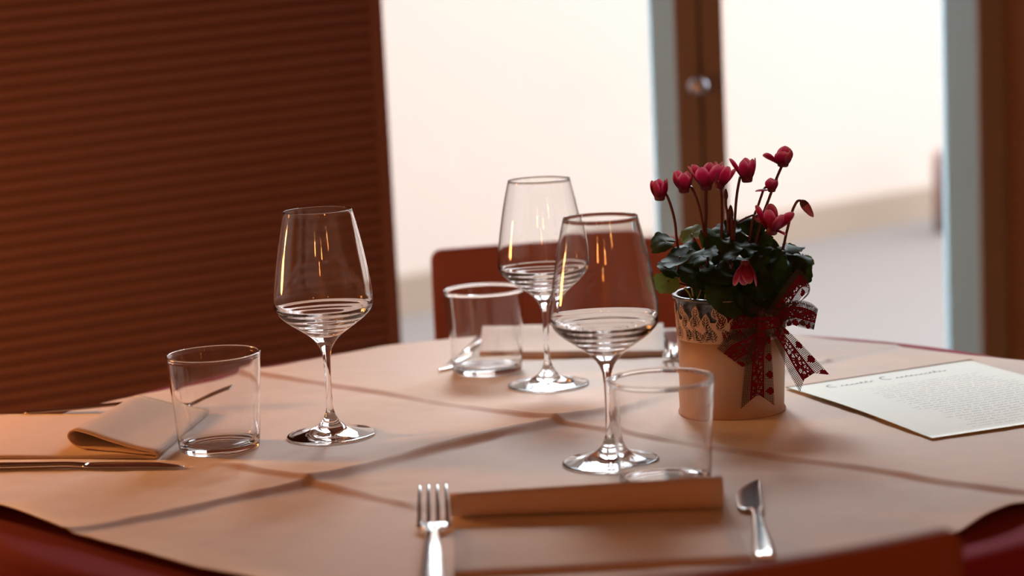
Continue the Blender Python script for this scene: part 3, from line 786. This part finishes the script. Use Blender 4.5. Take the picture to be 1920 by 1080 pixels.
LEAVES = [
 (1246, 452, 1.935, 52, 56, 170, 62, .10), (1274, 481, 1.90, 66, 60, 185, 72, .02), (1254, 505, 1.895, 50, 48, 200, 60, .03),
 (1252, 527, 1.885, 44, 50, 215, 40, .95), (1296, 438, 1.965, 48, 50, 120, 45, .65), (1290, 466, 1.92, 70, 60, 160, 66, .04),
 (1318, 478, 1.90, 74, 66, 150, 60, .06), (1306, 512, 1.885, 62, 66, 200, 45, .02), (1342, 448, 1.93, 56, 58, 60, 55, .12),
 (1352, 470, 1.91, 74, 66, 20, 60, .05), (1346, 508, 1.885, 70, 66, 250, 42, .0), (1364, 434, 1.945, 60, 56, 80, 50, .08),
 (1390, 428, 1.95, 64, 56, 90, 55, .03), (1414, 424, 1.945, 56, 48, 70, 62, .03), (1386, 462, 1.92, 72, 66, 60, 45, .0),
 (1420, 448, 1.935, 48, 40, 350, 55, .10), (1405, 488, 1.91, 72, 66, 300, 50, .02), (1440, 500, 1.905, 76, 70, 310, 48, .0),
 (1452, 470, 1.93, 70, 60, 20, 60, .02), (1480, 462, 1.935, 64, 50, -25, 66, .06), (1494, 482, 1.93, 60, 44, -30, 70, .05),
 (1478, 502, 1.92, 62, 58, -20, 50, .0), (1497, 515, 1.915, 48, 52, -40, 45, .03), (1512, 484, 1.94, 30, 26, -35, 55, .70),
 (1462, 528, 1.90, 62, 60, 300, 45, .0), (1424, 532, 1.885, 74, 68, 270, 38, .0), (1384, 536, 1.880, 72, 70, 260, 35, .0),
 (1350, 545, 1.878, 62, 66, 250, 30, .08), (1404, 560, 1.878, 66, 56, 265, 30, .0), (1368, 566, 1.876, 56, 52, 250, 25, .04),
 (1440, 560, 1.885, 56, 52, 280, 30, .0), (1322, 536, 1.915, 50, 48, 230, 50, .0), (1330, 500, 1.95, 70, 66, 180, 55, .02),
 (1380, 500, 1.96, 80, 76, 90, 50, .0), (1430, 480, 1.965, 70, 60, 60, 55, .0), (1466, 490, 1.96, 70, 60, 10, 55, .0),
 (1300, 490, 1.95, 64, 60, 180, 55, .02), (1350, 480, 1.975, 80, 70, 100, 55, .0), (1410, 520, 1.95, 80, 76, 0, 45, .0),
]
random.seed(21)
for q in LEAVES:
    q = list(q)+[0.0]*(8-len(q)) if len(q) < 8 else list(q)
    big = q[7] < .5
    lf(q[0]+random.uniform(-3, 3), q[1]+random.uniform(-3, 3), q[2], q[3]*.97, q[4]*.97, q[5]+random.uniform(-18, 18), min(80, max(18, q[6]+random.uniform(-16, 14))), q[7], random.uniform(-28, 28), random.choice([.10, .16, -.06, .2]))
fol = mesh_obj('foliage', [p-PC for p in LF['v']], LF['f'], M['leaf'], pot)
at_ = fol.data.attributes.new('tint', 'FLOAT', 'POINT'); at_.data.foreach_set('value', LF['t'])
ul = fol.data.uv_layers.new(name='UVMap')
for lp in fol.data.loops: ul.data[lp.index].uv = LF['uv'][lp.vertex_index]
b = MB(); random.seed(2)
for q in LEAVES:
    if q[1] > 530: continue
    c = at_depth(q[0], q[1], q[2])-PC; rt = Vector((random.uniform(-.022, .022), random.uniform(-.02, .012), .102))
    mid = (rt+c)/2+Vector((c.x*.15, 0, .006)); b.tube(catmull([rt, mid, c], 5), .0009, 6)
b.build('leaf_stalks', M['stem'], pot)
b = MB()
for (x0, y0, x1, y1) in ((1300, 548, 1291, 528), (1308, 552, 1316, 530), (1322, 553, 1324, 524), (1296, 552, 1284, 540), (1330, 556, 1338, 532)):
    a, c = at_depth(x0, y0+8, 1.905)-PC, at_depth(x1, y1, 1.900)-PC; b.tube(catmull([a, (a+c)/2+Vector((.001, 0, 0)), c], 4), [.0009]*8+[.0016], 6)
b.build('young_shoots', M['young'], pot)

# flowers --------------------------------------------------------------
def petal_mat():
    m = bpy.data.materials.new('cyclamen_petal'); m.use_nodes = True; n = m.node_tree.nodes; l = m.node_tree.links
    p = n['Principled BSDF']; out = [q for q in n if q.type == 'OUTPUT_MATERIAL'][0]; p.inputs['Roughness'].default_value = .5
    uv = n.new('ShaderNodeUVMap'); sp = n.new('ShaderNodeSeparateXYZ'); l.new(uv.outputs[0], sp.inputs[0])
    cr = n.new('ShaderNodeValToRGB'); e = cr.color_ramp.elements
    e[0].position = 0; e[0].color = (.22, .006, .03, 1); e[1].position = 1; e[1].color = (.90, .62, .62, 1)
    for pos, c in ((.25, (.36, .012, .075, 1)), (.62, (.64, .05, .20, 1)), (.82, (.84, .36, .46, 1))):
        q = e.new(pos); q.color = c
    l.new(sp.outputs[1], cr.inputs[0]); l.new(cr.outputs[0], p.inputs['Base Color'])
    t = n.new('ShaderNodeBsdfTranslucent'); l.new(cr.outputs[0], t.inputs[0]); ms = n.new('ShaderNodeMixShader'); ms.inputs[0].default_value = .6
    l.new(p.outputs[0], ms.inputs[1]); l.new(t.outputs[0], ms.inputs[2]); l.new(ms.outputs[0], out.inputs[0]); return m
M['petal'] = petal_mat(); M['nose'] = basic('dark_flower_throat', (.13, .006, .018), rough=.5)
M['bud'] = basic('dark_bud', (.10, .025, .03), rough=.5); M['budtip'] = basic('pink_bud_tip', (.48, .10, .12), rough=.5)
def flower(base, axis, H, W, petals, rn, pale=False, seed=0):
    """cyclamen bloom: a blunt throat at base and swept-back petals along axis. petals: (azimuth, openness, length, curl)."""
    r = empty('flower', tuple(base-PC)); r.parent = pot
    ax = Vector(axis).normalized(); q = Vector((0, 0, 1)).rotation_difference(ax); r.rotation_mode = 'QUATERNION'; r.rotation_quaternion = q
    b = MB(); b.lathe([(0, -.0004), (rn*.75, 0), (rn*.98, .0008), (rn*1.05, H*.12), (rn*1.15, H*.26), (rn*.9, H*.32), (0, H*.30)], 20); b.build('flower_throat', M['nose'], r)
    for az, opn, ln, curl in petals:
        L = H*ln*.95; nv, nu_ = 18, 8; v = []; f = []; uvs = []; px_, pz_, t0 = rn*.80, H*.10, 0.0
        wm = W*.33; tw = random.uniform(-.5, .5)
        for i in range(nv+1):
            t = sin(i/nv*pi/2)
            th = radians(max(-42, min(112, 46*opn*(1-1.35*curl*t)))); px_ += L*(t-t0)*sin(th); pz_ += L*(t-t0)*cos(th); t0 = t
            wd = wm*((.42+.58*sin(pi/2*min(1, t/.55)))*(sqrt(max(0, 1-((t-.55)/.452)**2)) if t > .55 else 1))+.00005
            ta = tw*t
            for k in range(nu_+1):
                q_ = (k/nu_-.5)*2; dn = -.30*wd*q_*q_+.0003*sin(q_*6+az*3)*t
                y_ = wd*q_*cos(ta); nrm_ = dn+wd*q_*sin(ta)
                bx = px_+nrm_*cos(th); zz = pz_-nrm_*sin(th)
                v.append((bx*cos(az)-y_*sin(az), bx*sin(az)+y_*cos(az), zz)); uvs.append((k/nu_, min(1, t*.84+.24*max(0, abs(q_)-.5)/.5*min(1, t*2))))
        for i in range(nv):
            for k in range(nu_): a = i*(nu_+1)+k; f.append((a, a+1, a+nu_+2, a+nu_+1))
        o = mesh_obj('petal', v, f, M['petal'], r); s2 = o.modifiers.new('thickness', 'SOLIDIFY'); s2.thickness = .00035
        ul = o.data.uv_layers.new(name='UVMap')
        for lp in o.data.loops: ul.data[lp.index].uv = uvs[lp.vertex_index]
    return r
def ring(n, ph, opn, ln=.95, curl=.6, jit=.0, seed=0):
    random.seed(seed); return [(ph+2*pi*k/n+random.uniform(-jit, jit), opn*(1+random.uniform(-.15, .15)), ln*(1+random.uniform(-.07, .05)), curl) for k in range(n)]
def stalk(pts, r=.0013, mname='stem', depth=1.93):
    P = [at_depth(x, y, depth if len(q) == 0 else q[0])-PC for x, y, *q in pts]
    b = MB(); b.tube(catmull(P, 6), r, 8); return b.build('flower_stalk', M[mname], pot)
Yf = 1.93
flower(at_depth(1237, 376, Yf), (.02, -.02, 1), .0200, .0165, ring(5, .4, .85, 1.0, 1.0, .1, 1), .0048, seed=1)
flower(at_depth(1283, 362, Yf), (-.03, -.02, 1), .0215, .0185, ring(5, .9, .90, .98, .85, .1, 2), .0048, seed=2)
flower(at_depth(1324, 357, 1.925), (0, -.03, 1), .0262, .0200, ring(6, 1.25, .78, 1.02, .30, .1, 3), .0052, seed=3)
flower(at_depth(1347, 355, 1.95), (.38, .1, 1), .0240, .0150, ring(4, .2, .70, 1.0, .55, .1, 4), .0044, seed=4)
flower(at_depth(1401, 342, Yf), (-.02, 0, 1), .0235, .0165, [(.2, .9, .95, .9), (1.5, .7, .95, .5), (2.9, .72, 1.05, .15), (4.2, .55, .88, .9), (5.3, .8, .95, .8)], .0050, seed=5)
flower(at_depth(1468, 313, Yf), (.06, -.02, 1), .0175, .0250, [(.1, 1.15, 1.0, 1.1), (1.2, .9, 1.1, .9), (3.05, 1.35, 1.05, .05), (4.5, .7, .85, .7), (5.5, 1.1, .95, .9)], .0050, seed=6)
flower(at_depth(1447, 360, Yf), (.03, 0, 1), .0128, .0145, [(.1, .9, .95, .9), (1.6, .8, 1.0, .6), (3.1, 2.1, 1.0, .05), (4.1, .7, .95, .8), (5.4, .8, .9, .8)], .0036, seed=7)
flower(at_depth(1447, 440, 1.90), (.05, -.10, 1), .0270, .0200, [(.35, 1.2, .95, .2), (1.6, .6, 1.0, .3), (2.9, .8, 1.05, .4), (4.2, .5, .92, .5), (5.2, .9, .85, .4), (6.1, 1.9, .35, -.6)], .0050, seed=8)
flower(at_depth(1397, 488, 1.868), (.0, -.15, -1), .0235, .0190, [(.1, .95, 1.05, .9), (1.4, .5, .9, .3), (3.0, 1.0, 1.0, .7), (4.45, .35, .92, .6), (5.3, .5, .8, .8)], .0040, seed=9)
stalk([(1234, 366, 1.932), (1243, 362, 1.936), (1250, 366), (1259, 390), (1266, 420), (1271, 462), (1290, 520)])
stalk([(1284, 356, 1.936), (1293, 350, 1.94), (1299, 355), (1310, 385), (1318, 425), (1322, 465), (1335, 530)])
stalk([(1324, 352, 1.93), (1323.5, 370), (1324, 400), (1323, 440), (1330, 530)], .0015)
stalk([(1349, 350, 1.95), (1352, 362, 1.95), (1353, 390, 1.95), (1353, 430, 1.94), (1350, 520, 1.93)], .0014)
stalk([(1400, 336, 1.936), (1390, 329, 1.938), (1386, 340), (1381, 370), (1378, 410), (1372, 520)], .0013)
stalk([(1468, 308, 1.935), (1463, 318), (1453, 342), (1441, 375), (1428, 412), (1400, 520)], .0013)
stalk([(1444, 352, 1.935), (1434, 352, 1.938), (1428, 366), (1420, 390), (1410, 420), (1395, 520)], .0012)
stalk([(1382, 418), (1396, 410), (1414, 403), (1434, 403), (1446, 408), (1450, 425, 1.91)], .0011)
stalk([(1504, 379), (1499, 376), (1493, 380), (1484, 400), (1475, 435), (1462, 480), (1420, 540)], .0013)
stalk([(1361, 362), (1361, 385), (1364, 400), (1366, 440)], .0013); stalk([(1371, 408), (1372, 440), (1374, 480)], .0020)
def bud(p0, p1, r, m2=None, name='flower_bud', Y=1.93):
    a, c = at_depth(*p0, Y)-PC, at_depth(*p1, Y)-PC; b = MB()
    P = [a.lerp(c, t) for t in (0, .12, .3, .5, .7, .88, 1)]; b.tube(P, [r*.35, r*.8, r, r*.95, r*.75, r*.5, r*.12], 10)
    if m2: b.m = [1 if sum((Vector(b.v[i])-a).length for i in fc)/len(fc) > (c-a).length*.45 else 0 for fc in b.f]
    return b.build(name, M['bud'], pot, mats=[M['bud'], M[m2 or 'bud']])
bud((1502, 375), (1525, 407), .0042, 'budtip'); bud((1370, 412), (1370, 384), .0028); bud((1361, 375), (1361, 354), .0022)
bud((1418, 402), (1424, 418), .0030, 'budtip', Y=1.92)

# ------------------------------------------------------------------ chairs
def make_chair(label, loc, rz):
    r = empty('dining_chair', loc, rz); tag(r, label, 'chair', 'russet dining chairs')
    # local: sitter faces -y, backrest at y=0 curved, top z .83
    W, ZT, ZBt = .39, .832, .50
    nx, nzz, th = 20, 10, .014; v = []; f = []
    def bp(u, w, side):
        x = (u-.5)*W; y = .030*(1-(2*u-1)**2)+.03*(w-.5)
        z = ZBt+(ZT-ZBt)*w
        return (x, y+(th/2 if side else -th/2), z)
    # rounded rectangle outline: corner radius
    cr_ = .014
    for sdi in (0, 1):
        for j in range(nzz+1):
            w = j/nzz
            for i in range(nx+1):
                u = i/nx; x, y, z = bp(u, w, sdi); v.append((x, y, z))
    K = (nx+1)*(nzz+1)
    for j in range(nzz):
        for i in range(nx):
            a = j*(nx+1)+i; f.append((a, a+1, a+nx+2, a+nx+1)); f.append((K+a, K+a+nx+1, K+a+nx+2, K+a+1))
    ed = [i for i in range(nx+1)]+[j*(nx+1)+nx for j in range(1, nzz+1)]+[nzz*(nx+1)+i for i in range(nx-1, -1, -1)]+[j*(nx+1) for j in range(nzz-1, 0, -1)]
    for k in range(len(ed)): p, q = ed[k], ed[(k+1) % len(ed)]; f.append((p, p+K, q+K, q))
    o = mesh_obj('backrest', v, f, M['chair'], r)
    bm = bmesh.new(); bm.from_mesh(o.data); bmesh.ops.recalc_face_normals(bm, faces=bm.faces)
    ce = []
    for e in bm.edges:
        a, c = e.verts; 
        if abs(a.co.x-c.co.x) < 1e-6 and abs(a.co.z-c.co.z) < 1e-6 and abs(abs(a.co.x)-W/2) < 1e-5 and (abs(a.co.z-ZT) < 1e-5 or abs(a.co.z-ZBt) < 1e-5): ce.append(e)
    bmesh.ops.bevel(bm, geom=ce, offset=cr_, segments=5, affect='EDGES', profile=.5)
    bm.to_mesh(o.data); bm.free(); bevel(o, .004, 3)
    b = MB(); b.box(-.20, .20, -.42, -.02, .43, .455); bevel(b.build('seat', M['chair'], r, smooth=False), .01)
    for sx in (-1, 1):
        b = MB(); b.box(-.014, .014, -.014, .014, 0, .435, mtx=Matrix.Translation((sx*.175, -.395, 0))); bevel(b.build('leg', M['chair'], r, smooth=False), .004)
        b = MB(); b.tube([(sx*.165, .03, 0), (sx*.165, -.018, .44), (sx*.165, .012, .60)], .013, 10); b.build('leg', M['chair'], r)
    return r
cl = at_depth(806, 474, 2.60)
make_chair('russet chair across the table, its back rising behind the glasses', (cl.x+.195, 2.60-.0, 0), 0)
print('far chair top z', cl.z, 'x', cl.x)
# near chair, turned a little, its back towards the camera
cr = on_table(1782, 974, .082); rz = pi+radians(13)
off = Vector((-.195*cos(rz), -.195*sin(rz), 0))   # local corner (-.195, 0) is the right-hand end seen from the camera
make_chair('russet chair in the foreground, only the top of its back in view', (cr.x-off.x, cr.y-off.y, 0), rz)

# ------------------------------------------------------------------ lamps of the room
def pendant(x, y, z, power, label, col=(1, .34, .08), rad=.035, shade=True):
    r = empty('pendant_lamp', (x, y, z)); tag(r, label, 'lamp', 'brass pendant lamps')
    b = MB(); b.lathe([(0, -rad), (rad*.5, -rad*.87), (rad*.87, -rad*.5), (rad, 0), (rad*.87, rad*.5), (rad*.5, rad*.87), (0, rad)], 16); b.build('bulb', M['bulb'], r)
    b = MB(); b.tube([(0, 0, rad), (0, 0, ZC-z)], .004, 6); b.build('cord', M['tablewood'], r)
    if shade:
        b = MB(); b.lathe([(.02, .10), (.06, .095), (.10, .06), (.12, .01), (.118, .01), (.098, .056), (.058, .09), (.02, .096)], 32, True); b.build('lamp_shade', M['brass'], r)
    l = bpy.data.lights.new('lamp_light', 'POINT'); l.energy = power; l.color = col; l.shadow_soft_size = .06
    o = bpy.data.objects.new('lamp_light', l); COL.objects.link(o); o.parent = r; o.location = (0, 0, -.06-rad)
pendant(-.55, -.9, 1.75, 8.5, 'brass pendant lamp behind the viewer, nearest the left')
pendant(.35, -1.3, 1.80, 7, 'brass pendant lamp behind the viewer, in the middle row')
pendant(1.25, -.7, 1.85, 4.2, 'brass pendant lamp behind the viewer, nearest the right wall')
pendant(-.05, -2.1, 1.75, 4.2, 'brass pendant lamp furthest back in the room')
pendant(-.95, 2.10, 1.03, 11.5, 'low brass pendant lamp to the left of the table')
